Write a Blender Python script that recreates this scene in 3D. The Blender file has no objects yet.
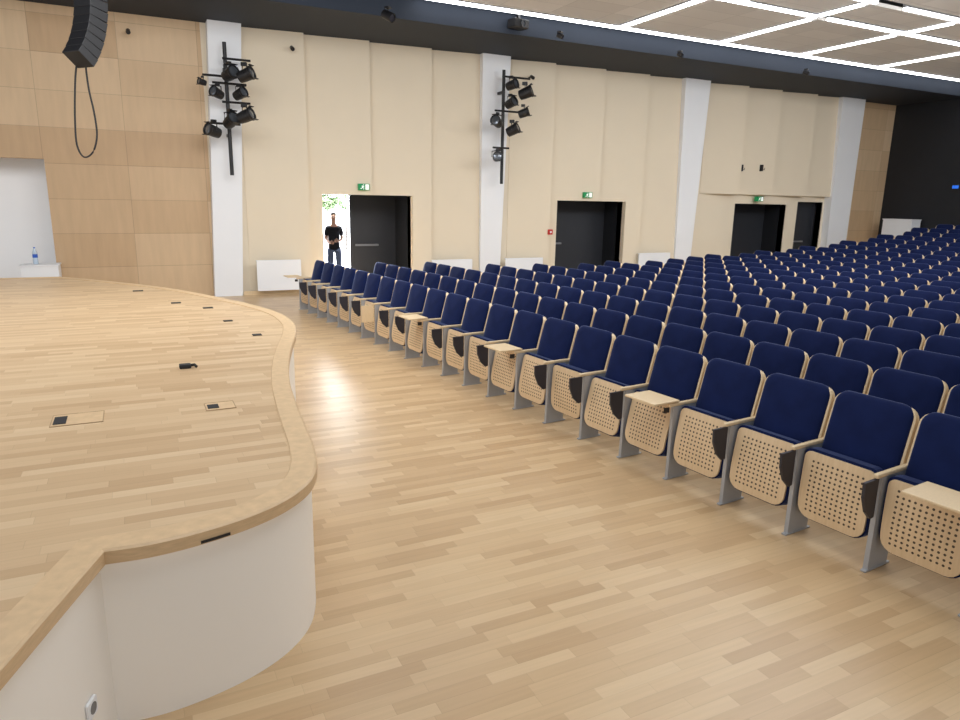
import bpy, bmesh, math, random
from mathutils import Vector, Matrix, Euler
random.seed(4)
scene = bpy.context.scene
C = scene.collection
R = math.radians
FPX = 690.0
CAM = Vector((0, 0, 2.2))
TILT = 5.0            # the seat rows stand 5 degrees off square to the side wall
ROT = (Matrix.Rotation(R(-31.45 + TILT), 3, 'Z') @ Matrix.Rotation(R(90 - 12.94), 3, 'X') @ Matrix.Rotation(R(1.0), 3, 'Z'))
RT = Matrix.Rotation(R(TILT), 3, 'Z')

def ray(px, py):
    return ROT @ Vector(((px - 480) / FPX, -(py - 360) / FPX, -1))
def on_z(px, py, z=0.0):
    d = ray(px, py); return CAM + d * ((z - CAM.z) / d.z)
def on_y(px, py, Y):
    d = ray(px, py); return CAM + d * ((Y - CAM.y) / d.y)
def on_x(px, py, X):
    d = ray(px, py); return CAM + d * ((X - CAM.x) / d.x)

# ------------------------------------------------------------------ materials
def lin(c):
    return tuple(((v / 255) / 12.92 if v / 255 <= .04045 else ((v / 255 + .055) / 1.055) ** 2.4) for v in c)
def math_node(nt, op, a, b=None, c=None):
    n = nt.nodes.new('ShaderNodeMath'); n.operation = op
    for i, v in enumerate((a, b, c)):
        if v is None: continue
        if isinstance(v, (int, float)): n.inputs[i].default_value = v
        else: nt.links.new(v, n.inputs[i])
    return n.outputs[0]
def mix_col(nt, fac, a, b, mode='MIX'):
    n = nt.nodes.new('ShaderNodeMix'); n.data_type = 'RGBA'; n.blend_type = mode
    for s, v in ((n.inputs['Factor'], fac), (n.inputs[6], a), (n.inputs[7], b)):
        if isinstance(v, (int, float)): s.default_value = v
        elif isinstance(v, tuple): s.default_value = (*v[:3], 1)
        else: nt.links.new(v, s)
    return n.outputs[2]
def new_mat(name):
    m = bpy.data.materials.new(name); m.use_nodes = True
    return m, m.node_tree, m.node_tree.nodes['Principled BSDF']
def M(name, rgb, rough=.5, metal=0, var=.06, scale=6, emit=0, sheen=0, spec=.5, stretch=(1, 1, 1)):
    m, nt, b = new_mat(name)
    tc = nt.nodes.new('ShaderNodeTexCoord'); mp = nt.nodes.new('ShaderNodeMapping')
    mp.inputs['Scale'].default_value = stretch
    nt.links.new(tc.outputs['Object'], mp.inputs[0])
    nz = nt.nodes.new('ShaderNodeTexNoise'); nz.inputs['Scale'].default_value = scale; nz.inputs['Detail'].default_value = 3
    nt.links.new(mp.outputs[0], nz.inputs['Vector'])
    c = lin(rgb)
    col = mix_col(nt, nz.outputs['Fac'], tuple(v * (1 - var) for v in c), tuple(min(1, v * (1 + var)) for v in c))
    nt.links.new(col, b.inputs['Base Color'])
    b.inputs['Roughness'].default_value = rough; b.inputs['Metallic'].default_value = metal
    b.inputs['Specular IOR Level'].default_value = spec
    if sheen:
        b.inputs['Sheen Weight'].default_value = sheen; b.inputs['Sheen Tint'].default_value = (.45, .55, .9, 1)
        b.inputs['Sheen Roughness'].default_value = .3
    if emit:
        nt.links.new(col, b.inputs['Emission Color']); b.inputs['Emission Strength'].default_value = emit
    return m
def tile_mat(name, au, av, lu, hv, stops, rough=.4, stagger=True, seam=.02, seamcol=.7, grain=.12, gs=(2.5, 45, 45), spec=.5, emit=0):
    """planks / panels: lu long on axis au, hv high on axis av, each with a tone of its own"""
    m, nt, b = new_mat(name)
    tc = nt.nodes.new('ShaderNodeTexCoord'); sp = nt.nodes.new('ShaderNodeSeparateXYZ')
    nt.links.new(tc.outputs['Object'], sp.inputs[0])
    u, v = sp.outputs[au], sp.outputs[av]
    vr = math_node(nt, 'DIVIDE', v, hv); row = math_node(nt, 'FLOOR', vr)
    ur = math_node(nt, 'DIVIDE', u, lu)
    if stagger:
        w1 = nt.nodes.new('ShaderNodeTexWhiteNoise'); w1.noise_dimensions = '1D'; nt.links.new(row, w1.inputs['W'])
        ur = math_node(nt, 'ADD', ur, math_node(nt, 'MULTIPLY', w1.outputs['Value'], 9.0))
    colm = math_node(nt, 'FLOOR', ur)
    cb = nt.nodes.new('ShaderNodeCombineXYZ'); nt.links.new(row, cb.inputs[0]); nt.links.new(colm, cb.inputs[1])
    w2 = nt.nodes.new('ShaderNodeTexWhiteNoise'); w2.noise_dimensions = '3D'; nt.links.new(cb.outputs[0], w2.inputs['Vector'])
    rp = nt.nodes.new('ShaderNodeValToRGB'); nt.links.new(w2.outputs['Value'], rp.inputs[0])
    el = rp.color_ramp.elements
    while len(el) < len(stops): el.new(.5)
    for i, s in enumerate(stops):
        el[i].position = i / (len(stops) - 1); el[i].color = (*lin(s), 1)
    mp = nt.nodes.new('ShaderNodeMapping'); mp.inputs['Scale'].default_value = gs
    nt.links.new(tc.outputs['Object'], mp.inputs[0])
    nz = nt.nodes.new('ShaderNodeTexNoise'); nz.inputs['Scale'].default_value = 1; nz.inputs['Detail'].default_value = 4
    nt.links.new(mp.outputs[0], nz.inputs['Vector'])
    g = math_node(nt, 'ADD', math_node(nt, 'MULTIPLY', math_node(nt, 'SUBTRACT', nz.outputs['Fac'], .5), grain * 2), 1.0)
    fu = math_node(nt, 'LESS_THAN', math_node(nt, 'FRACT', ur), seam * hv / lu)
    fv = math_node(nt, 'LESS_THAN', math_node(nt, 'FRACT', vr), seam)
    sm = math_node(nt, 'MAXIMUM', fu, fv)
    k = math_node(nt, 'MULTIPLY', g, math_node(nt, 'SUBTRACT', 1.0, math_node(nt, 'MULTIPLY', sm, 1 - seamcol)))
    kk = nt.nodes.new('ShaderNodeCombineColor')
    for i in range(3): nt.links.new(k, kk.inputs[i])
    colr = mix_col(nt, 1.0, rp.outputs[0], kk.outputs[0], 'MULTIPLY')
    nt.links.new(colr, b.inputs['Base Color'])
    b.inputs['Roughness'].default_value = rough; b.inputs['Specular IOR Level'].default_value = spec
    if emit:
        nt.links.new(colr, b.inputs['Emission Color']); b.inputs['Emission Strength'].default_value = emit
    return m
def perforated(name):
    m, nt, b = new_mat(name)
    tc = nt.nodes.new('ShaderNodeTexCoord'); sp = nt.nodes.new('ShaderNodeSeparateXYZ')
    nt.links.new(tc.outputs['Object'], sp.inputs[0])
    p = .0335
    def cell(o):
        return math_node(nt, 'SUBTRACT', math_node(nt, 'FRACT', math_node(nt, 'ADD', math_node(nt, 'DIVIDE', o, p), 50.5)), .5)
    a, c = cell(sp.outputs[1]), cell(sp.outputs[2])
    r2 = math_node(nt, 'ADD', math_node(nt, 'MULTIPLY', a, a), math_node(nt, 'MULTIPLY', c, c))
    hole = math_node(nt, 'LESS_THAN', r2, .055)
    iny = math_node(nt, 'LESS_THAN', math_node(nt, 'ABSOLUTE', sp.outputs[1]), .184)
    inz = math_node(nt, 'LESS_THAN', math_node(nt, 'ABSOLUTE', math_node(nt, 'ADD', sp.outputs[2], .0)), .184)
    k = math_node(nt, 'MULTIPLY', hole, math_node(nt, 'MULTIPLY', iny, inz))
    mp = nt.nodes.new('ShaderNodeMapping'); mp.inputs['Scale'].default_value = (20, 60, 3)
    nt.links.new(tc.outputs['Object'], mp.inputs[0])
    nz = nt.nodes.new('ShaderNodeTexNoise'); nz.inputs['Scale'].default_value = 1
    nt.links.new(mp.outputs[0], nz.inputs['Vector'])
    base = mix_col(nt, nz.outputs['Fac'], lin((206, 177, 139)), lin((226, 200, 163)))
    nt.links.new(mix_col(nt, k, base, lin((72, 56, 44))), b.inputs['Base Color'])
    b.inputs['Roughness'].default_value = .45
    return m

m_floor = tile_mat('oak_parquet', 0, 1, .47, .075, [(186, 154, 115), (196, 165, 126), (203, 173, 133), (210, 182, 143)], rough=.33, seam=.03, seamcol=.85, grain=.1, spec=.55)
m_stage = tile_mat('oak_stage', 0, 1, .46, .078, [(188, 157, 120), (198, 168, 131), (204, 175, 138), (211, 184, 148)], rough=.42, seam=.03, seamcol=.85, grain=.07, spec=.4)
m_ply = tile_mat('birch_plywood', 0, 2, 1.52, .70, [(193, 162, 126), (205, 176, 140), (216, 190, 156)], rough=.55, stagger=False, seam=.014, seamcol=.7, grain=.12, gs=(9, 9, 1.2))
m_lip = M('oak_edge', (207, 177, 138), .45, var=.2, scale=7, stretch=(2.5, 2.5, 20))
m_hatch = M('hatch_edge', (172, 144, 110), .5, var=.1)
m_beige = M('beige_panel', (226, 213, 190), .7, var=.025, scale=1.5)
m_beige2 = M('beige_wall', (228, 216, 194), .7, var=.02, scale=1.5)
m_white = M('white_paint', (236, 238, 241), .6, var=.02, scale=2)
m_recess = M('recess_white', (244, 245, 247), .7, var=.02, scale=2)
m_fascia = M('white_fascia', (246, 242, 235), .5, var=.015, scale=2)
m_black = M('black_paint', (20, 23, 30), .6, var=.2)
m_navyc = M('dark_bulkhead', (34, 43, 57), .75, var=.1, scale=1)
m_ceil_glow = tile_mat('ceiling_tile_glow', 0, 1, 1.2, .6, [(198, 194, 189), (204, 200, 195), (210, 206, 201)], rough=.8, stagger=False, seam=.03, seamcol=.82, grain=.02, emit=.1)  # tiles are no lamp; faint emission added to brighten the ceiling
m_velvet = M('navy_velvet', (20, 31, 70), .85, var=.45, scale=5, sheen=.6, spec=.1)
m_beech = M('beech_plywood', (222, 197, 159), .42, var=.1, scale=4, stretch=(20, 20, 3))
m_perf = perforated('perforated_plywood')
m_steel = M('grey_metal', (170, 172, 176), .45, metal=.3, var=.05)
m_tablet = M('dark_tablet', (40, 40, 50), .45, var=.1)
m_lamp = M('lamp_black', (24, 24, 27), .45, var=.15)
m_lens = M('lamp_lens', (120, 125, 132), .08, metal=.6, var=.1)
m_led = M('led_white', (250, 252, 255), .4, var=0, emit=9)
m_green = M('sign_green', (0, 130, 74), .5, var=.03, emit=.25)
m_signw = M('sign_white', (245, 250, 245), .5, var=.01, emit=.3)
m_red = M('alarm_red', (190, 40, 30), .5)
m_blue = M('screen_blue', (40, 110, 230), .4, var=.05, emit=.6)
m_leaf = M('leaf_green', (72, 88, 64), .7, var=.4, scale=3, spec=.1)
m_pave = M('pavement', (225, 226, 226), .8, var=.06, scale=2)
m_skin = M('skin', (118, 92, 80), .7, var=.05, spec=.15)
m_shirt = M('dark_cloth', (18, 19, 23), .9, var=.15, spec=.1)
m_trous = M('blue_grey_cloth', (40, 46, 60), .9, var=.15, spec=.1)
m_hair = M('dark_hair', (26, 20, 17), .7, var=.2, spec=.2)
m_plastic = M('clear_plastic', (190, 205, 220), .15, var=.05)
m_cap = M('blue_cap', (40, 90, 190), .4)
m_cable = M('cable_black', (28, 26, 26), .6)
m_dark_metal = M('door_leaf_dark', (40, 43, 50), .5, var=.06)
m_bar = M('bar_metal', (140, 143, 148), .35, metal=.5)

# ------------------------------------------------------------------ mesh helpers
def link(o, parent=None):
    C.objects.link(o)
    if parent is not None: o.parent = parent
    return o
def obj(name, bm, m, parent=None, loc=(0, 0, 0), rot=(0, 0, 0), smooth=False):
    bmesh.ops.recalc_face_normals(bm, faces=bm.faces[:])
    me = bpy.data.meshes.new(name); bm.to_mesh(me); bm.free()
    if smooth:
        for p in me.polygons: p.use_smooth = True
    me.materials.append(m)
    o = bpy.data.objects.new(name, me); o.location = loc; o.rotation_euler = rot
    return link(o, parent)
def tag(o, label, cat, group=None):
    o['label'] = label; o['category'] = cat
    if group: o['group'] = group
    return o
def thing(name, label, cat, loc=(0, 0, 0), rotz=0, group=None):
    o = bpy.data.objects.new(name, None); o.empty_display_size = .1
    o.location = loc; o.rotation_euler = (0, 0, rotz); link(o)
    return tag(o, label, cat, group)
def struct(name, bm, m, parent=None, loc=(0, 0, 0), smooth=False):
    o = obj(name, bm, m, parent, loc, smooth=smooth)
    if parent is None: o['kind'] = 'structure'
    return o
def B(*boxes, bevel=0):
    bm = bmesh.new()
    for b in boxes: box(bm, *b)
    if bevel: bmesh.ops.bevel(bm, geom=bm.edges[:], offset=bevel, segments=2, affect='EDGES', profile=.5)
    return bm
def box(bm, x0, x1, y0, y1, z0, z1):
    v = [bm.verts.new((x, y, z)) for x in (x0, x1) for y in (y0, y1) for z in (z0, z1)]
    for f in ((0, 1, 3, 2), (4, 6, 7, 5), (0, 4, 5, 1), (2, 3, 7, 6), (0, 2, 6, 4), (1, 5, 7, 3)):
        bm.faces.new([v[i] for i in f])
def rings(bm, rr, cap=True, closed=True):
    vs = [[bm.verts.new(p) for p in r] for r in rr]
    n = len(vs[0])
    for a, b in zip(vs, vs[1:]):
        for i in range(n if closed else n - 1):
            j = (i + 1) % n
            bm.faces.new((a[i], a[j], b[j], b[i]))
    if cap: bm.faces.new(vs[0]); bm.faces.new(vs[-1])
    return vs
def rr_outline(w, h, rt, rb, n=6, taper=0):
    pts = []
    for cx, cz, r, a0 in ((w / 2 - rt, h / 2 - rt, rt, 0), (-w / 2 + rt, h / 2 - rt, rt, 90), (-w / 2 + rb, -h / 2 + rb, rb, 180), (w / 2 - rb, -h / 2 + rb, rb, 270)):
        for i in range(n + 1):
            a = R(a0 + 90 * i / n); y, z = cx + r * math.cos(a), cz + r * math.sin(a)
            pts.append((y * (1 - taper * (.5 - z / h)), z))
    return pts
def slab(w, h, rt, rb, prof, dz=0, taper=0):
    """rounded board in the YZ plane; prof = (x, inset) rings"""
    bm = bmesh.new(); out = rr_outline(w, h, rt, rb, taper=taper)
    rings(bm, [[(x, y * (w - 2 * i) / w, z * (h - 2 * i) / h + dz) for y, z in out] for x, i in prof])
    return bm
def prism_xz(pts, y0, y1):
    bm = bmesh.new(); rings(bm, [[(x, y0, z) for x, z in pts], [(x, y1, z) for x, z in pts]]); return bm
def lathe(prof, n=16, axis='Z'):
    bm = bmesh.new(); rr = []
    for r, h in prof:
        ring = []
        for i in range(n):
            a = 2 * math.pi * i / n; c, s = max(r, 1e-4) * math.cos(a), max(r, 1e-4) * math.sin(a)
            ring.append((c, s, h) if axis == 'Z' else ((c, h, s) if axis == 'Y' else (h, c, s)))
        rr.append(ring)
    rings(bm, rr); return bm
def tube(pts, r, n=8, bm=None):
    bm = bm or bmesh.new(); pts = [Vector(p) for p in pts]; rr = []
    for i, p in enumerate(pts):
        d = (pts[min(i + 1, len(pts) - 1)] - pts[max(i - 1, 0)]).normalized()
        u = d.cross(Vector((0, 0, 1)) if abs(d.z) < .9 else Vector((1, 0, 0))).normalized(); w = d.cross(u)
        rr.append([p + u * r * math.cos(2 * math.pi * k / n) + w * r * math.sin(2 * math.pi * k / n) for k in range(n)])
    rings(bm, rr); return bm
def catmull(P, sub=6):
    out = []
    for i in range(len(P) - 1):
        p0, p1, p2, p3 = P[max(i - 1, 0)], P[i], P[i + 1], P[min(i + 2, len(P) - 1)]
        for k in range(sub):
            t = k / sub
            out.append(.5 * ((2 * p1) + (p2 - p0) * t + (2 * p0 - 5 * p1 + 4 * p2 - p3) * t * t + (3 * p1 - p0 - 3 * p2 + p3) * t ** 3))
    out.append(P[-1]); return out
def copy_tree(o, parent=None):
    c = o.copy(); C.objects.link(c)
    if parent is not None:
        c.parent = parent; c.matrix_parent_inverse = o.matrix_parent_inverse.copy()
    for ch in kids[o.name]: copy_tree(ch, c)
    return c
kids = {}
def index(o):
    kids[o.name] = list(o.children)
    for c in o.children: index(c)

# ------------------------------------------------------------------ setting
WY = 16.78; ZB = 5.78; ZC = 6.2
def xw(px, py=225, Y=WY): return on_y(px, py, Y).x
XBACK = xw(890, 150)
struct('floor', B((-8, XBACK, -6, WY + 1.25, -.12, 0)), m_floor)
RR0, RR1 = 12.0, 24.2
def rise(X):
    return 0 if X < RR0 else .74 * ((X - RR0) / (RR1 - RR0)) ** 2
bm = bmesh.new()
prof = [(RR0 + i * .7, rise(RR0 + i * .7)) for i in range(19)]
rings(bm, [[RT @ Vector(p) for p in ((x, -4, z + .001), (x, 13.0, z + .001), (x, 13.0, -.01), (x, -4, -.01))] for x, z in prof])
struct('floor', bm, m_floor)
# doors: pixel extents on the wall
DOORS = [(323, 411, 195), (555, 621, 201), (732, 783, 204), (794, 819, 202)]
DX = [(xw(a, 235), xw(b, 235), on_y((a + b) / 2, t, WY).z) for a, b, t in DOORS]
XC1 = xw(208, 150); XC4 = xw(856, 170); XOP = xw(50, 210)
ZOP = on_y(25, 158, WY).z
def wall_boxes(x0, x1, y0, y1, z1):
    out = []; cur = x0
    for a, b, t in DX:
        if b < x0 or a > x1: continue
        out.append((cur, a, y0, y1, 0, z1)); out.append((a, b, y0, y1, t, z1)); cur = b
    out.append((cur, x1, y0, y1, 0, z1)); return out
struct('wall_left', B((-8, XOP, WY, WY + .25, ZOP, 6.4), (XOP, XC1, WY, WY + .25, 0, 6.4)), m_ply)
struct('wall_left', B(*wall_boxes(XC1, XC4, WY, WY + .25, 6.4)), m_beige2)
struct('wall_left', B((XC4, XBACK, WY, WY + .25, 0, 6.4)), m_ply)
struct('wall_left', B((-8, XOP + .3, WY + .7, WY + .9, 0, 3.4)), m_recess)
struct('wall_left', B((XOP, XOP + .2, WY + .25, WY + .7, 0, 3.4)), m_recess)
struct('ceiling', B((-8, XOP + .3, WY + .25, WY + .9, 3.4, 3.55)), m_recess)
struct('wall_back', B((XBACK, XBACK + .2, -6, WY + .2, 0, 6.4)), m_black)
# saw-tooth acoustic panels
def sawtooth(edges, z0, z1, dep=.09):
    bm = bmesh.new()
    for a, b in zip(edges, edges[1:]):
        cuts = [a]
        for d0, d1, t in DX:
            for c in (d0, d1):
                if a < c < b: cuts.append(c)
        cuts.append(b); cuts.sort()
        for p, q in zip(cuts, cuts[1:]):
            zz = z0
            for d0, d1, t in DX:
                if d0 - .001 <= p and q <= d1 + .001: zz = max(z0, t)
            f = lambda x: WY - .015 - dep * (x - a) / (b - a)
            pts = [(p, f(p)), (q, f(q)), (q, WY), (p, WY)]
            rings(bm, [[(x, y, zz) for x, y in pts], [(x, y, z1) for x, y in pts]])
    return bm
struct('wall_left', sawtooth([xw(243, 150), xw(306, 150), xw(369, 150), xw(429, 150), xw(479, 150)], 0, 5.85, .16), m_beige)
struct('wall_left', sawtooth([xw(509, 150), xw(549, 150), xw(598, 150), xw(641, 150), xw(678, 150)], 0, 5.85, .18), m_beige)
zlow = on_y(760, 195, WY).z
struct('wall_left', sawtooth([xw(703, 150), xw(737, 150), xw(770, 150), xw(805, 150), xw(836, 150)], zlow, 5.85, .24), m_beige)
# inclined white columns
for i, (bl, br, tl, tr, yb, yt) in enumerate([(213, 243, 205, 241, 293, 24), (478, 500, 481, 511, 262, 57), (673, 691, 684, 711, 250, 82), (825, 846, 841, 866, 236, 99)]):
    Yf = WY - .24
    a, b = on_y(bl + 2, yb, Yf), on_y(br, yb, Yf); c, d = on_y(tl + 2, yt, Yf - .1), on_y(tr, yt, Yf - .1)
    def at(p, q, z): t = (z - p.z) / (q.z - p.z); return p.x + (q.x - p.x) * t
    bm = bmesh.new()
    rings(bm, [[(at(a, c, z), Yf - .1 * z / 5.7, z), (at(b, d, z), Yf - .1 * z / 5.7, z), (at(b, d, z), WY, z), (at(a, c, z), WY, z)] for z in (0, ZB + .05)])
    struct('trim_%d' % (i + 1), bm, m_white)
# bulkhead and ceiling
YL = [(on_z(515, 12, ZC).y + on_z(960, 78, ZC).y) / 2, on_z(960, 43, ZC).y, on_z(960, 19, ZC).y]
YBK = YL[0] + .25
struct('ceiling', B((-8, XBACK, YBK, WY + .2, ZB, 6.6)), m_navyc)
xs_a = [on_z(632, 22, ZC).x, on_z(737, 37, ZC).x, on_z(828, 48, ZC).x, on_z(903, 62, ZC).x]
xs_b = [on_z(722, 5, ZC).x, on_z(805, 18, ZC).x, on_z(900, 33, ZC).x]
bm = B((-8, XBACK, -6, YBK, 6.45, 6.6)); struct('ceiling', bm, m_black)
g = .17
def cpanels(xs, y0, y1):
    xs = [5.0] + sorted(xs) + [XBACK]
    return [(a + g, b - g, y0 + g, y1 - g, ZC - .02, ZC + .05) for a, b in zip(xs, xs[1:]) if b - a > 2 * g]
struct('ceiling', B(*(cpanels(xs_a, YL[1], YL[0]) + cpanels(xs_b, YL[2], YL[1]) + [(5.1, XBACK, 5.0, YL[2] - g, ZC - .02, ZC + .05)])), m_ceil_glow)
# baseboards
struct('baseboard_left', B((xw(243, 290), DX[0][0] - .05, WY - .2, WY - .17, 0, .09)), m_beech)

# doors
def make_door(n, i, depth, leaf_px=None):
    a, b, t = DX[i]
    yb = WY + .25 + depth
    fr = struct('door_%d' % n, B((a - .06, a, WY + .02, yb, 0, t + .06), (b, b + .06, WY + .02, yb, 0, t + .06), (a, b, WY + .02, yb, t, t + .06)), m_black)
    x0 = on_y(leaf_px, 235, yb - .05).x if leaf_px else a
    lf = obj('door_leaf', B((x0, b, yb - .07, yb - .02, 0, t), bevel=.004), m_dark_metal, fr)
    obj('push_bar', B((x0 + .12, x0 + .75, yb - .14, yb - .11, 1.0, 1.05), (x0 + .14, x0 + .18, yb - .11, yb - .07, 1.0, 1.05), (x0 + .68, x0 + .72, yb - .11, yb - .07, 1.0, 1.05)), m_bar, lf)
    if leaf_px:
        l2 = obj('door_leaf', B((a + .02, a + .07, yb, yb + 1.0, 0, t), bevel=.004), m_dark_metal, fr)
    return fr
make_door(1, 0, 1.0, 350); make_door(2, 1, .7); make_door(3, 2, .7); make_door(4, 3, .12)
# outdoors beyond the open door
struct('floor', B((-6, 26, WY + 1.25, 42, -.12, -.005)), m_pave)
struct('wall_outside', B((-6, 26, 34, 34.3, 0, 6)), m_white)
def tree(x, y, r, z0, h, label):
    bm = bmesh.new()
    for _ in range(520):
        th, ph = random.uniform(0, 2 * math.pi), random.uniform(0, 1)
        rr = r * (.4 + .6 * random.random()) * math.sin(math.pi * (ph * .9 + .08))
        p = Vector((rr * math.cos(th), rr * math.sin(th), z0 + (h - z0) * ph))
        d1 = Vector((random.gauss(0, 1), random.gauss(0, 1), random.gauss(0, 1))).normalized() * .13
        d2 = d1.orthogonal().normalized() * .06
        bm.faces.new([bm.verts.new(p + q) for q in (-d1, d2, d1, -d2)])
    o = thing('tree', label, 'tree', (x, y, -.005), 0, 'trees outside the open door')
    obj('foliage', bm, m_leaf, o); obj('trunk', lathe([(.05, 0), (.04, h * .5), (.02, h * .8)], 8), m_hair, o)
for px, Y, r, z0, h, lb in ((328, 28, .6, 1.8, 3.3, 'green young tree outdoors to the left behind the person'), (346, 30, .9, 1.8, 3.6, 'green young tree outdoors on the right, beside the door leaf')):
    tree(on_y(px, 215, Y).x, Y, r, z0, h, lb)

# ------------------------------------------------------------------ stage
ZS = .82
corner = on_z(104, 552, ZS); a0 = on_z(0, 672, ZS)
da = (corner - a0).normalized()
lineA = [a0 - da * 2.2, a0, corner]
pxB = [(104, 552), (150, 545), (200, 533), (250, 517), (287, 500), (310, 482), (317, 464), (314, 446), (305, 424), (296, 402), (290, 382), (289, 362), (292, 346), (296, 333), (293, 322), (275, 311.5), (235, 301), (170, 288.5), (100, 280.5), (60, 277)]
lineB = catmull([on_z(x, y, ZS) for x, y in pxB], 7)
lineB += [Vector((-3, lineB[-1].y + .05, ZS)), Vector((-8, lineB[-1].y + .05, ZS))]
def offset(line, d):
    out = []
    for i, p in enumerate(line):
        t1 = (line[i] - line[i - 1]) if i else (line[1] - line[0])
        t2 = (line[i + 1] - line[i]) if i < len(line) - 1 else t1
        t1 = Vector((t1.x, t1.y, 0)).normalized(); t2 = Vector((t2.x, t2.y, 0)).normalized()
        n1 = Vector((-t1.y, t1.x, 0)); n2 = Vector((-t2.y, t2.x, 0)); n = (n1 + n2).normalized()
        out.append(p + n * d / max(.5, n.dot(n1)))
    return out
full = lineA + lineB[1:]
LW = .138
inn = offset(full, LW)
st = thing('stage', 'raised oak-floored stage with a curved wooden lip and white front', 'stage', (0, 0, 0))
bm = bmesh.new()
poly = [Vector((p.x, p.y, ZS)) for p in inn] + [Vector((-8, inn[0].y, ZS))]
bm.faces.new([bm.verts.new(p) for p in poly])
bmesh.ops.triangulate(bm, faces=bm.faces[:])
so = obj('stage_floor', bm, m_stage, st)
bm = bmesh.new()
def zz(l, z): return [Vector((p.x, p.y, z)) for p in l]
o3 = offset(full, .012); i3 = offset(full, LW - .005)
rings(bm, [zz(inn, ZS - .04), zz(inn, ZS + .004), zz(i3, ZS + .009), zz(o3, ZS + .009), zz(full, ZS), zz(full, ZS - .055), zz(offset(full, .05), ZS - .055)], cap=False, closed=False)
obj('edge_trim', bm, m_lip, st)
ff = offset(full, .035)
fa, fb = ff[:len(lineA)], ff[len(lineA) - 1:]
for l in (fa, fb):
    bm = bmesh.new(); rings(bm, [zz(l, 0), zz(l, ZS - .054)], cap=False, closed=False)
    obj('fascia_panel', bm, m_fascia, st, smooth=True)
# dark slot under the lip
p = on_z(213, 531, ZS - .03); q = min(range(len(full)), key=lambda i: (full[i] - p).length)
bm = bmesh.new(); sl = offset(full[q - 2:q + 3], -.003)
rings(bm, [zz(sl, ZS - .05), zz(sl, ZS - .036)], cap=False, closed=False)
obj('lip_slot', bm, m_lamp, st)
# socket on the fascia of the straight piece
n_out = Vector((da.y, -da.x, 0))
def on_fascia(px, py):
    d = ray(px, py); base = fa[1]
    t = (base - CAM).dot(n_out) / d.dot(n_out); return CAM + d * t
sp_ = on_fascia(90, 708)
sk = thing('wall_socket', 'small white power socket low on the white stage front', 'socket', sp_ + n_out * .002, math.atan2(n_out.y, n_out.x))
obj('socket_plate', slab(.075, .075, .01, .01, [(0, 0), (.008, 0), (.011, .003)]), m_white, sk)
obj('socket_face', lathe([(.024, .011), (.024, .013), (.019, .0115), (.001, .0115)], 20, 'X'), M('socket_grey', (120, 120, 122), .5), sk)
# floor boxes on the stage
def floor_box(px, py, w, d, label, lid=True):
    p = on_z(px, py, ZS)
    o = thing('floor_box', label, 'floor box', (p.x, p.y, ZS), 0, 'stage floor boxes')
    if lid:
        obj('lid', B((-w / 2, w / 2, -d / 2, d / 2, .0005, .004), bevel=.001), m_lip, o)
        obj('frame', B((-w / 2 - .005, w / 2 + .005, -d / 2 - .005, -d / 2, .0005, .005), (-w / 2 - .005, w / 2 + .005, d / 2, d / 2 + .005, .0005, .005), (-w / 2 - .005, -w / 2, -d / 2, d / 2, .0005, .005), (w / 2, w / 2 + .005, -d / 2, d / 2, .0005, .005)), m_hatch, o)
        obj('cable_flap', B((-w / 2 + .01, -w / 2 + .08, -d / 2 + .03, d / 2 - .05, .004, .008), bevel=.001), m_black, o)
    else:
        obj('lid', B((-w / 2, w / 2, -d / 2, d / 2, .0005, .006), bevel=.001), m_black, o)
floor_box(78, 419, .28, .24, 'wood-lidded floor box with dark flap, nearest on the stage at left')
floor_box(220, 406, .18, .17, 'wood-lidded floor box with dark flap near the curved lip')
floor_box(257, 335, .09, .09, 'small dark floor plate near the bulge of the far lip', False)
floor_box(208, 308, .12, .1, 'small dark floor plate nearest the far stage edge on right', False)
floor_box(176, 303, .12, .1, 'small dark floor plate on the stage, second from far lip', False)
floor_box(138, 291, .14, .1, 'small dark floor plate far back on the stage', False)
floor_box(228, 321, .1, .08, 'small dark floor plate between the two groups of plates', False)
p = on_z(186, 368, ZS)
o = thing('floor_connector', 'small black connector block with stub lying on the stage boards', 'connector', (p.x, p.y, ZS))
obj('housing', B((-.05, .04, -.035, .035, 0, .035), bevel=.008), m_black, o); obj('plug', tube([(.04, 0, .02), (.065, -.01, .025), (.08, -.03, .012)], .012), m_cable, o)

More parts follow.
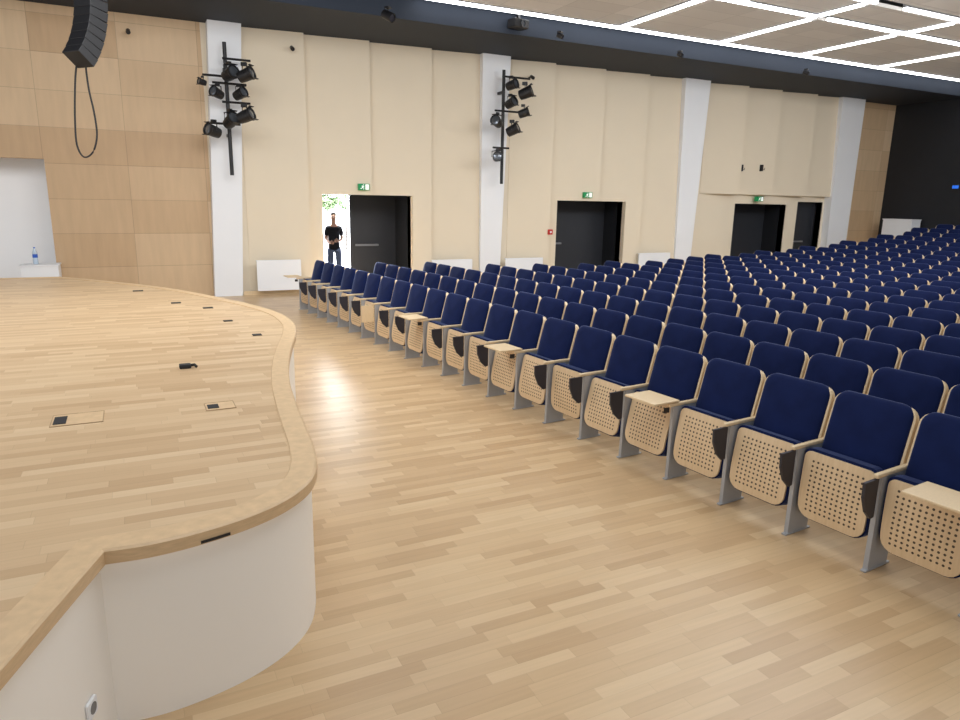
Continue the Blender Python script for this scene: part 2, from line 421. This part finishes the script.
# ------------------------------------------------------------------ seats
X0 = 4.22; P = .555; Y0 = 2.075; ROWP = .95
seat = thing('auditorium_seat', '', 'seat', (0, 0, 0))
ped = obj('pedestal', prism_xz([(-.125, .01), (.09, .01), (.10, .36), (.17, .60), (.17, .622), (-.12, .622), (-.12, .60), (-.12, .36)], .2545, .2840), m_steel, seat)
obj('base_plate', B((-.15, .12, .251, .2848, 0, .012), bevel=.002), m_steel, ped)
obj('armrest', B((-.17, .2, .252, .285, .622, .65), bevel=.008), m_beech, seat)
tb = obj('writing_tablet', prism_xz([(-.14, .618), (-.285, .618), (-.28, .52), (-.235, .42), (-.175, .365), (-.14, .37)], .258, .276), m_tablet, seat)
obj('tablet_hinge', B((-.2, -.14, .276, .2840, .57, .615), bevel=.003), m_lamp, tb)
def pan(w, h, rt, rb, t, taper=.06, bow=.03, x0=0):
    """rounded pan whose lower part curls back; grid mesh so that it can bend"""
    bm = bmesh.new(); n = 16
    def half(z):
        u = h / 2 - abs(z); r = rt if z > 0 else rb
        wd = w / 2 * (1 - taper * (.5 - z / h))
        return wd - (r - math.sqrt(max(0, r * r - (r - u) ** 2)) if u < r else 0)
    zs = [h / 2 * math.sin((-1 + 2 * i / n) * math.pi / 2) for i in range(n + 1)]
    fr, bk = [], []
    for z in zs:
        hw = half(z); x = x0 + bow * (1 if z < 0 else .35) * (z / (h / 2)) ** 2
        fr.append([bm.verts.new((x - t / 2, hw * k, z)) for k in (-1, -.6, 0, .6, 1)])
        bk.append([bm.verts.new((x + t / 2, hw * k, z)) for k in (-1, -.6, 0, .6, 1)])
    for g_ in (fr, bk):
        for a, b in zip(g_, g_[1:]):
            for j in range(4): bm.faces.new((a[j], a[j + 1], b[j + 1], b[j]))
    for i in range(n):
        bm.faces.new((fr[i][0], fr[i + 1][0], bk[i + 1][0], bk[i][0])); bm.faces.new((fr[i][4], fr[i + 1][4], bk[i + 1][4], bk[i][4]))
    for j in range(4):
        bm.faces.new((fr[0][j], fr[0][j + 1], bk[0][j + 1], bk[0][j])); bm.faces.new((fr[n][j], fr[n][j + 1], bk[n][j + 1], bk[n][j]))
    return bm
sp = obj('seat_panel', pan(.472, .455, .04, .085, .014, taper=.04, bow=.018), m_perf, seat, (-.085, 0, .392), (0, R(10), 0))
obj('seat_cushion', pan(.498, .482, .05, .1, .08, taper=.03, bow=.018, x0=.048), m_velvet, seat, (-.085, 0, .397), (0, R(10), 0))
bs = obj('back_shell', slab(.538, .60, .085, .05, [(-.042, .005), (-.038, 0), (.004, 0), (.010, .008)]), m_beech, seat, (.215, 0, .69), (0, R(15), 0))
obj('back_cushion', slab(.512, .606, .085, .05, [(-.006, .004), (-.036, 0), (-.05, .003), (-.063, .012), (-.074, .03), (-.086, .07), (-.095, .13), (-.1, .2)], .007), m_velvet, seat, (.215, 0, .69), (0, R(15), 0), smooth=True)
def tmesh(name, bm, m):
    me = bpy.data.meshes.new(name); bmesh.ops.recalc_face_normals(bm, faces=bm.faces[:]); bm.to_mesh(me); bm.free(); me.materials.append(m); return me
me_closed = tb.data
me_open = tmesh('tablet_open', B((-.34, -.06, .25, .59, .654, .672), bevel=.005), m_beech)
me_half = tmesh('tablet_half', B((-.34, -.14, .262, .277, .36, .618), bevel=.004), m_beech)
index(seat)
ORD = ['first', 'second', 'third', 'fourth', 'fifth', 'sixth', 'seventh', 'eighth', 'ninth', 'tenth', 'eleventh', 'twelfth', 'thirteenth', 'fourteenth', 'fifteenth', 'sixteenth', 'seventeenth', 'eighteenth', 'nineteenth', 'twentieth', 'twenty-first', 'twenty-second', 'twenty-third', 'twenty-fourth', 'twenty-fifth', 'twenty-sixth']
ENDS = [13.75, 13.2, 12.7, 12.1, 11.6, 11.55, 11.6, 11.7, 11.9, 12.1]
OPEN = {(0, 3), (0, -1), (0, 7), (0, 11), (0, 21)}
HALF = {(0, 14)}
used = False; nseat = 0
tip_rng = random.Random(11)
for i in range(25):
    X = X0 + ROWP * i
    end = ENDS[i] if i < len(ENDS) else 12.6
    kmax = int((end - Y0) / P + .01)
    kmin = -1 if i == 0 else int(((X - .3) / 2.28 - Y0) / P) - 1
    if (RT @ Vector((X, Y0 + P * kmin, 0))).x > XBACK - .75: break
    shift = P / 2 if i % 2 else 0          # every other row stands half a seat over
    for k in range(kmax, kmin - 1, -1):
        if not used: s = seat; used = True
        else: s = copy_tree(seat)
        s.location = RT @ Vector((X, Y0 + P * k - .2775 - shift, rise(X) + .001))
        s.rotation_euler = (0, 0, R(TILT))
        place = ('front row' if i == 0 else ORD[i] + ' row from the stage') + ', ' + ORD[kmax - k] + ' from its far aisle end'
        lab = 'navy tip-up seat, ' + place
        tip = R(10 + tip_rng.uniform(-7, 4))
        for c in s.children:
            if c.name.startswith('writing_tablet'):
                c.data = me_open if (i, k) in OPEN else (me_half if (i, k) in HALF else me_closed)
            if c.name.startswith('seat_'): c.rotation_euler = (0, tip, 0)
        if (i, k) in OPEN: lab = 'navy tip-up seat with pale tablet opened, ' + place
        s['label'] = lab; s['category'] = 'seat'; s['group'] = 'rows of navy tip-up auditorium seats'
        nseat += 1
print('SEATS', nseat)

# ------------------------------------------------------------------ radiators, signs
def radiator(px0, px1, z0, z1, label):
    a, b = xw(px0, 270, WY - .2), xw(px1, 270, WY - .2)
    o = thing('radiator', label, 'radiator', ((a + b) / 2, WY - .24, z0), 0, 'white panel radiators along the wall')
    w, h = b - a, z1 - z0
    obj('panel', B((-w / 2, w / 2, -.1, -.085, 0, h), bevel=.004), m_white, o)
    obj('fins', B(*[(-w / 2 + .03 + k * .08, -w / 2 + .035 + k * .08, -.085, -.02, .03, h - .03) for k in range(int((w - .06) / .08) + 1)]), m_white, o)
    obj('top_grille', B((-w / 2, w / 2, -.085, -.01, h - .015, h), bevel=.003), m_white, o)
    obj('bracket', B((-w / 3, -w / 3 + .04, -.02, .05, .1, h - .1), (w / 3, w / 3 + .04, -.02, .05, .1, h - .1)), m_white, o)
    obj('valve', B((w / 2, w / 2 + .06, -.07, -.03, .02, .06), (w / 2 + .02, w / 2 + .05, -.065, -.035, -z0, .02)), m_steel, o)
radiator(256, 300, .1, .8, 'white panel radiator between first column and open doorway')
radiator(430, 470, .08, .72, 'white panel radiator between open doorway and second column')
radiator(503, 540, .08, .72, 'white panel radiator just right of the second column')
radiator(635, 666, .08, .78, 'white panel radiator just left of the third column')

def exit_sign(px, py, label):
    p = on_y(px, py, WY - .21)
    o = thing('exit_sign', label, 'exit sign', (p.x, WY - .2, p.z), 0, 'green exit signs above the doors')
    o.scale = (.9, 1, .9)
    obj('sign_body', B((-.15, .15, -.03, .1, -.085, .085), bevel=.004), m_green, o)
    bm = bmesh.new()
    y = -.033
    for pts in ([(.03, -.07), (.13, -.07), (.13, .07), (.03, .07)],):
        bm.faces.new([bm.verts.new((x, y, z)) for x, z in pts])
    obj('doorway_mark', bm, m_signw, o)
    bm = bmesh.new()
    def quad(p0, p1, w):
        d = Vector((p1[0] - p0[0], p1[1] - p0[1])); d.normalize(); n = Vector((-d.y, d.x)) * w
        bm.faces.new([bm.verts.new((x, y - .001, z)) for x, z in ((p0[0] + n.x, p0[1] + n.y), (p1[0] + n.x, p1[1] + n.y), (p1[0] - n.x, p1[1] - n.y), (p0[0] - n.x, p0[1] - n.y))])
    quad((-.03, .035), (-.05, -.01), .013); quad((-.05, -.01), (-.01, -.03), .009); quad((-.01, -.03), (-.02, -.07), .008)
    quad((-.05, -.01), (-.075, -.04), .009); quad((-.075, -.04), (-.11, -.04), .008); quad((-.03, .03), (.0, .0), .007); quad((-.03, .03), (-.08, .02), .007)
    bm.faces.new([bm.verts.new((-.02 + .014 * math.cos(a * .7854), y - .001, .055 + .014 * math.sin(a * .7854))) for a in range(8)])
    obj('running_figure_mark', bm, m_signw, o)
exit_sign(364, 187, 'green running-figure exit sign above the open doorway')
exit_sign(588, 195, 'green running-figure exit sign above dark door between second and third columns')
exit_sign(760, 199, 'green running-figure exit sign above the dark door farthest from stage')
p = on_y(550, 232, WY - .2)
o = thing('fire_alarm_box', 'small red fire alarm box left of the middle dark door', 'alarm', (p.x, WY - .18, p.z))
obj('alarm_case', B((-.07, .07, -.06, .16, -.07, .07), bevel=.01), m_red, o); obj('alarm_button', lathe([(.03, -.061), (.03, -.066), (.001, -.067)], 14, 'Y'), m_white, o)
for px, py, lb in ((741, 168, 'small dark wall hook, left one high on the stepped panels'), (761, 168, 'small dark wall hook, right one high on the stepped panels')):
    p = on_y(px, py, WY - .2)
    o = thing('wall_hook', lb, 'hook', (p.x, WY - .27, p.z), 0, 'dark hooks on the stepped panels')
    obj('hook_plate', B((-.02, .02, -.01, .24, -.1, .1), bevel=.004), m_black, o); obj('hook_arm', tube([(0, -.01, -.05), (0, -.07, -.06), (0, -.08, 0)], .01, 6), m_black, o)
# white block with a water bottle on it
YPL = WY - .3
pl, pr = on_y(22, 270, YPL), on_y(60, 270, YPL); zt = on_y(40, 264, YPL).z
o = thing('white_plinth', 'white box plinth beside the opening at the far stage end', 'plinth', ((pl.x + pr.x) / 2, YPL, 0))
w = pr.x - pl.x
obj('plinth_body', B((-w / 2, w / 2, -.25, .25, 0, zt - .03), bevel=.006), m_white, o); obj('plinth_top', B((-w / 2 - .015, w / 2 + .015, -.265, .265, zt - .03, zt), bevel=.005), m_white, o)
p = on_y(36, 263, YPL)
o = thing('water_bottle', 'clear plastic water bottle standing on the white plinth', 'bottle', (p.x, YPL, zt))
obj('bottle_body', lathe([(.04, 0), (.047, .01), (.047, .09), (.043, .11), (.047, .13), (.047, .22), (.03, .28), (.015, .305), (.015, .315)], 16), m_plastic, o, smooth=True)
obj('cap', lathe([(.018, .315), (.018, .338), (.001, .339)], 14), m_cap, o); obj('paper_label', lathe([(.0478, .13), (.0478, .2)], 16), m_cap, o)

# ------------------------------------------------------------------ stage lamps on wall poles
def pole(px, y0, y1, arms, Y, label):
    t, b = on_y(px, y0, Y), on_y(px, y1, Y)
    o = thing('lighting_pole', label, 'lighting pole', (t.x, Y, b.z), 0, 'wall lighting poles')
    h = t.z - b.z
    obj('pole_tube', lathe([(.04, 0), (.04, h)], 12), m_lamp, o)
    obj('wall_bracket', B((-.03, .03, .0, WY - .2 - Y, h * .3, h * .3 + .06), (-.03, .03, .0, WY - .25 - Y, h * .8, h * .8 + .06)), m_lamp, o)
    for xa, xb, y in arms:
        A, D = on_y(xa, y, Y), on_y(xb, y, Y); z = (A.z + D.z) / 2 - b.z
        obj('cross_arm', tube([(A.x - t.x, -.05, z), (D.x - t.x, -.05, z)], .024), m_lamp, o)
    return o
def lamp(px, py, Y, yaw, pitch, sc, label):
    p = on_y(px, py, Y)
    o = thing('stage_lamp', label, 'stage lamp', p, R(yaw), 'black stage lamps on the wall poles')
    tilt = (R(pitch), 0, 0)
    body = lathe([(.07 * sc, .19 * sc), (.12 * sc, .17 * sc), (.135 * sc, .05 * sc), (.14 * sc, -.1 * sc), (.155 * sc, -.12 * sc), (.155 * sc, -.17 * sc), (.135 * sc, -.17 * sc), (.13 * sc, -.14 * sc)], 18, 'Y')
    bd = obj('lamp_body', body, m_lamp, o, rot=tilt)
    obj('lens', lathe([(.128 * sc, -.142 * sc), (.07 * sc, -.158 * sc), (.002, -.162 * sc)], 18, 'Y'), m_lens, bd)
    for s in (-1, 1):
        obj('barn_door', B((-.1 * sc, .1 * sc, -.22 * sc, -.17 * sc, s * .15 * sc - .004, s * .15 * sc + .004)), m_lamp, bd)
    obj('yoke', tube([(-.16 * sc, 0, 0), (-.16 * sc, 0, .17 * sc), (0, 0, .2 * sc), (.16 * sc, 0, .17 * sc), (.16 * sc, 0, 0)], .016 * sc, 6), m_lamp, o)
    obj('clamp', B((-.035 * sc, .035 * sc, -.03 * sc, .1 * sc, .19 * sc, .27 * sc), bevel=.006), m_lamp, o)
Y1 = WY - .6
pole(224, 42, 175, [(222, 250, 60), (202, 230, 76), (212, 246, 84), (222, 250, 103), (210, 240, 124)], Y1, 'black lighting pole with cross arms on the first white column')
pole(504, 70, 184, [(503, 529, 78), (494, 528, 112), (492, 508, 148)], Y1, 'black lighting pole with cross arms on the second white column')
for a in [(230, 74, .29, 30, -15, .9, 'upper left round black lamp of the first column pole'),
          (246, 75, .62, 55, -20, .9, 'upper right round black lamp of the first column pole'),
          (240, 94, .22, 40, -20, .75, 'black lamp at mid height right of the first column pole'),
          (217, 93, .2, -50, -15, .72, 'black lamp facing left at mid height on first column pole'),
          (202, 82, .15, -70, -10, .45, 'small black lamp farthest left on the first column pole'),
          (246, 116, .62, 55, -20, .9, 'lower right round black lamp of the first column pole'),
          (231, 121, .29, 25, -25, .9, 'lower middle round black lamp of the first column pole'),
          (213, 131, .2, -60, -15, .85, 'lowest black lamp facing left on the first column pole')]:
    lamp(a[0], a[1], Y1 - a[2], a[3], a[4], a[5], a[6])
for a in [(512, 85, .25, 30, -15, .8, 'upper left round black lamp of the second column pole'),
          (526, 93, .6, 50, -20, .95, 'upper right round black lamp of the second column pole'),
          (511, 103, .25, 20, -20, .8, 'black lamp just below the top pair on second column pole'),
          (524, 113, .5, 60, -20, .75, 'black lamp at mid height right of the second column pole'),
          (497, 122, .2, -50, -15, .85, 'black lamp facing left at mid height on second column pole'),
          (513, 130, .3, 45, -25, .9, 'lower right round black lamp of the second column pole'),
          (497, 157, .2, -20, -5, .8, 'lowest black lamp hanging on the second column pole')]:
    lamp(a[0], a[1], Y1 - a[2], a[3], a[4], a[5], a[6])
# line array loudspeaker
YA = 12.0
c = on_y(86, -30, YA); ra = R(40)
o = thing('line_array_speaker', 'black curved line array loudspeaker hanging above the stage edge', 'loudspeaker', c, ra)
z = 0.0; xoff = 0
for k in range(10):
    ang = R(-8 + 5.0 * k); h = .13
    bm = bmesh.new()
    pts = [(.14, -.066), (.14, .066), (-.14, .058), (-.14, -.058)]
    rings(bm, [[(x, -.17, zz_) for x, zz_ in pts], [(x, .17, zz_) for x, zz_ in pts]])
    bmesh.ops.bevel(bm, geom=bm.edges[:], offset=.004, segments=1, affect='EDGES')
    cab = obj('speaker_cabinet', bm, m_lamp, o, (xoff, 0, z - .07), (0, ang, 0))
    obj('front_grille', B((.14, .146, -.15, .15, -.058, .058)), m_tablet, cab)
    z -= .128 * math.cos(ang); xoff -= .128 * math.sin(ang)
obj('rigging_frame', B((-.17, .17, -.2, -.16, .02, .08), (-.17, .17, .16, .2, .02, .08), (-.03, .03, -.2, .2, .08, .13), (-.02, .02, -.02, .02, .13, max(.3, 6.45 - c.z))), m_lamp, o)
inv = (Matrix.Translation(c) @ Matrix.Rotation(ra, 4, 'Z')).inverted()
pts = [on_y(x, y, YA) for x, y in ((79, 50), (76, 70), (75, 90), (75, 120), (77, 145), (84, 157), (93, 152), (97, 135), (94, 112), (89, 90), (86, 68), (86, 50))]
bm = tube([inv @ p for p in catmull(pts, 5)], .013, 6)
obj('hanging_cable', bm, m_cable, o, smooth=True)
# small dark wall spots
for px, py, lb in ((128, 31, 'small black wall spotlight left of the first column'), (292, 48, 'small black wall spotlight between the first two columns'), (532, 77, 'small black wall spotlight right of second column')):
    p = on_y(px, py, WY - .25)
    o = thing('wall_spotlight', lb, 'spotlight', p, 0, 'small wall spotlights')
    obj('spot_head', lathe([(.04, .05), (.045, -.08), (.03, -.08)], 12, 'Y'), m_lamp, o, rot=(R(25), 0, 0)); obj('spot_bracket', B((-.015, .015, .0, .24, -.01, .02)), m_lamp, o)
# dark fixtures under the bulkhead
for px, py, sc, lb in ((388, 14, .8, 'dark spotlight under the ceiling beam, leftmost of the beam lights'), (560, 35, .45, 'dark spotlight under the ceiling beam, left of the second column top'), (680, 54, .45, 'dark spotlight under the ceiling beam, above the third column'), (806, 72, .5, 'dark spotlight under the ceiling beam, left of the fourth column')):
    p = on_z(px, py, ZB - .16 * sc)
    o = thing('beam_spotlight', lb, 'spotlight', (p.x, p.y, ZB), R(30), 'dark spotlights under the ceiling beam')
    obj('mount', B((-.05, .05, -.05, .05, -.03, 0), (-.012, .012, -.012, .012, -.12 * sc, -.03)), m_lamp, o)
    bd = obj('spot_head', lathe([(.07 * sc, .16 * sc), (.1 * sc, .14 * sc), (.11 * sc, -.16 * sc), (.09 * sc, -.16 * sc), (.085 * sc, -.13 * sc)], 16, 'Y'), m_lamp, o, (0, 0, -.2 * sc), (R(25), 0, 0))
    obj('lens', lathe([(.084 * sc, -.132 * sc), (.002, -.14 * sc)], 16, 'Y'), m_tablet, bd)
p = on_z(527, 8, ZC)
o = thing('ceiling_projector', 'dark ceiling projector with pale lens ring beside the first light line', 'projector', (p.x, YL[0] + .12, ZC - .25), R(15))
obj('case', B((-.2, .2, -.16, .12, -.08, .1), bevel=.02), m_lamp, o); obj('lens', lathe([(.07, -.16), (.08, -.2), (.055, -.2), (.045, -.17), (.001, -.17)], 16, 'Y'), m_lens, o); obj('ceiling_mount', B((-.03, .03, -.05, .01, .1, .5)), m_lamp, o)
# white cabinet at back
Xc = XBACK - .35
ya, yb = on_x(916, 224, Xc).y, on_x(887, 224, Xc).y; ztop = on_x(900, 219, Xc).z
o = thing('white_cabinet', 'white cabinet behind the last seats by the black back wall', 'cabinet', (Xc, (ya + yb) / 2, 0))
h = ztop; d = (yb - ya) / 2
obj('cabinet_body', B((-.25, .25, -d, d, 0, h - .03), bevel=.005), m_white, o); obj('cabinet_top', B((-.27, .27, -d - .02, d + .02, h - .03, h), bevel=.005), m_white, o)
p = on_x(956, 187, XBACK - .05)
o = thing('wall_screen', 'small glowing blue screen on the black back wall', 'screen', p)
obj('screen_bezel', B((-.03, .05, -.12, .12, -.09, .09), bevel=.008), m_black, o); obj('screen_face', B((-.036, -.03, -.1, .1, -.05, .05)), m_blue, o)

# ------------------------------------------------------------------ LED lines
def led(a, b, axis, label):
    (x0, y0), (x1, y1) = a, b
    o = thing('led_line_light', label, 'ceiling light', ((x0 + x1) / 2, (y0 + y1) / 2, ZC - .03), 0, 'white light lines in the ceiling')
    lx, ly = (x1 - x0) / 2, (y1 - y0) / 2
    w = .04
    if axis == 'X': ly = w
    else: lx = w
    obj('housing', B((-lx - .01, lx + .01, -ly - .01, ly + .01, .02, 6.45 - ZC + .03)), m_steel, o)
    obj('diffuser', B((-lx, lx, -ly, ly, -.025, .02)), m_led, o)
led((5.5, YL[0]), (XBACK - .1, YL[0]), 'X', 'long white light line in the ceiling nearest the beige wall')
led((8, YL[1]), (xs_a[1] - .1, YL[1]), 'X', 'white ceiling light line, second from the beige wall, left piece')
led((xs_a[1] + .3, YL[1]), (XBACK - .1, YL[1]), 'X', 'long white ceiling light line, second from the beige wall, right piece')
led((8, YL[2]), (xs_b[1] + .1, YL[2]), 'X', 'white ceiling light line, third from the beige wall, left piece')
led((xs_b[1] + 1.0, YL[2]), (XBACK - .1, YL[2]), 'X', 'white ceiling light line, third from the beige wall, right piece')
for n, x in enumerate(xs_a):
    led((x, YL[1] + .2), (x, YL[0] - .1), 'Y', 'short cross light line beside the beige wall, ' + ORD[n] + ' from the stage')
for n, x in enumerate(xs_b):
    led((x, YL[2] + .2), (x, YL[1] - .1), 'Y', 'short cross light line in the inner ceiling bay, ' + ORD[n] + ' from the stage')

# ------------------------------------------------------------------ person
def skin(name, V, E, m, parent, roots=(0,), levels=2):
    me = bpy.data.meshes.new(name); me.from_pydata([v[0] for v in V], [], [])
    me.edges.add(len(E))
    for e, (a, b) in zip(me.edges, E): e.vertices = (a, b)
    me.update(); me.materials.append(m)
    o = bpy.data.objects.new(name, me); link(o, parent)
    md = o.modifiers.new('skin', 'SKIN'); md.use_smooth_shade = True
    sv = me.skin_vertices[0].data
    for i, v in enumerate(V):
        sv[i].radius = v[1] if isinstance(v[1], tuple) else (v[1], v[1]); sv[i].use_root = i in roots
    sb = o.modifiers.new('sub', 'SUBSURF'); sb.levels = levels; sb.render_levels = levels
    return o
YP = WY + 1.75
pp = on_y(334, 238, YP)
per = thing('person', 'person in black T-shirt and dark trousers standing in the bright open doorway', 'person', (pp.x, YP, -.005), R(-14))
per.scale = (1.04, 1.04, 1.03)
V = [((0, 0, .95), (.125, .09)), ((0, .01, 1.13), (.115, .085)), ((0, .01, 1.3), (.135, .095)), ((0, .005, 1.43), (.09, .068)), ((0, -.005, 1.53), .054), ((0, -.03, 1.6), (.068, .072)), ((0, -.02, 1.68), (.084, .096)), ((0, -.005, 1.75), (.062, .072))]
E = [(i, i + 1) for i in range(7)]; roots = [0]
for s in (-1, 1):
    n = len(V)
    wz = 1.08 if s > 0 else 1.03
    V += [((s * .165, .012, 1.405), .052), ((s * .205, .035, 1.13), .044), ((s * .125, -.17, wz), .032), ((s * .07, -.205, wz + .01), (.02, .036))]
    E += [(3, n), (n, n + 1), (n + 1, n + 2), (n + 2, n + 3)]
    n = len(V)
    V += [((s * .09, 0, .88), .082), ((s * .105, -.01, .5), .054), ((s * .105, .02, .1), .04), ((s * .115, -.12, .04), .034)]
    E += [(0, n), (n, n + 1), (n + 1, n + 2), (n + 2, n + 3)]
    for f, (dz, L) in enumerate(((.027, .062), (.009, .075), (-.009, .07), (-.027, .055))):
        n = len(V); roots.append(n); b = Vector((s * .062, -.21, wz + .01 + dz))
        V += [(tuple(b), .0095), (tuple(b + Vector((-s * L * .55, -.012, 0))), .009), (tuple(b + Vector((-s * L * .85, .008, -.006))), .0075)]
        E += [(n, n + 1), (n + 1, n + 2)]
    n = len(V); roots.append(n); b = Vector((s * .09, -.205, wz + .035))
    V += [(tuple(b), .011), (tuple(b + Vector((-s * .02, -.012, .028))), .0095), (tuple(b + Vector((-s * .045, -.016, .04))), .008)]
    E += [(n, n + 1), (n + 1, n + 2)]
body = skin('body', V, E, m_skin, per, roots)
V = [((0, 0, .80), (.158, .124)), ((0, 0, .93), (.155, .122)), ((0, .01, 1.13), (.15, .118)), ((0, .01, 1.3), (.17, .126)), ((0, .008, 1.42), (.128, .096)), ((0, 0, 1.495), (.072, .068))]
E = [(0, 1), (1, 2), (2, 3), (3, 4), (4, 5)]
for s in (-1, 1):
    n = len(V); V += [((s * .165, .012, 1.4), .074), ((s * .195, .026, 1.2), .066)]; E += [(4, n), (n, n + 1)]
skin('t_shirt', V, E, m_shirt, per)
V = [((0, 0, .95), (.14, .108))]; E = []
for s in (-1, 1):
    n = len(V); V += [((s * .092, 0, .84), .102), ((s * .107, -.01, .5), .08), ((s * .107, .015, .1), .068)]; E += [(0, n), (n, n + 1), (n + 1, n + 2)]
skin('trousers', V, E, m_trous, per)
for s in (-1, 1):
    skin('shoe', [((s * .107, .04, .05), .046), ((s * .111, -.06, .046), .044), ((s * .117, -.16, .038), .034)], [(0, 1), (1, 2)], m_lamp, per)
skin('hair', [((0, .05, 1.67), (.072, .05)), ((0, .025, 1.76), (.092, .068)), ((0, -.06, 1.785), (.074, .034))], [(0, 1), (1, 2)], m_hair, per)
for s in (-1, 1):
    bm = bmesh.new(); bmesh.ops.create_uvsphere(bm, u_segments=10, v_segments=8, radius=.011); obj('eye', bm, m_lamp, per, (s * .032, -.108, 1.685))
    bm = bmesh.new(); bmesh.ops.create_uvsphere(bm, u_segments=10, v_segments=8, radius=.03); bmesh.ops.scale(bm, vec=(.35, .6, 1), verts=bm.verts[:]); obj('ear', bm, m_skin, per, (s * .087, 0, 1.67), smooth=True)
skin('nose', [((0, -.103, 1.685), .01), ((0, -.124, 1.65), .014)], [(0, 1)], m_skin, per)
obj('mouth', B((-.025, .025, -.106, -.098, 1.605, 1.613), bevel=.003), M('lips', (92, 62, 56), .5), per)

# ------------------------------------------------------------------ light, world, camera
def area(loc, size, energy, rot=(0, 0, 0), col=(.97, .985, 1)):
    l = bpy.data.lights.new('area', 'AREA'); l.shape = 'RECTANGLE'; l.size, l.size_y = size; l.energy = energy; l.color = col
    o = bpy.data.objects.new('area', l); o.location = loc; o.rotation_euler = rot; link(o); return o
area((1.5, 3, 6.0), (5, 5), 210)
area((2, 9.5, 5.9), (6, 4), 440, (R(30), 0, 0))
area((8, 5.5, 6.0), (5, 5), 260)
area((11.5, 8.3, 6.0), (6, 3), 440, (R(38), 0, 0))
area((18.5, 7, 6.0), (5, 3), 430, (R(25), 0, 0))
area((-4, 8, 6.0), (4, 6), 280, (R(12), 0, 0))
xd = DX[0][0] + .6
area((xd, 26, 9), (10, 10), 60000, (R(15), 0, 0), (.96, .98, 1))
area((xd + .3, WY + 5.5, 4.0), (4, 3), 2200, (R(-68), 0, R(0)), (.95, .98, 1))
w = bpy.data.worlds.new('world'); scene.world = w; w.use_nodes = True
w.node_tree.nodes['Background'].inputs[0].default_value = (.95, .975, 1, 1)
w.node_tree.nodes['Background'].inputs[1].default_value = .85
cam = bpy.data.cameras.new('camera'); cam.sensor_fit = 'HORIZONTAL'; cam.sensor_width = 36; cam.lens = FPX / 960 * 36
co = bpy.data.objects.new('camera', cam); link(co)
co.matrix_world = Matrix.Translation(CAM) @ ROT.to_4x4()
scene.camera = co
scene.view_settings.view_transform = 'Standard'
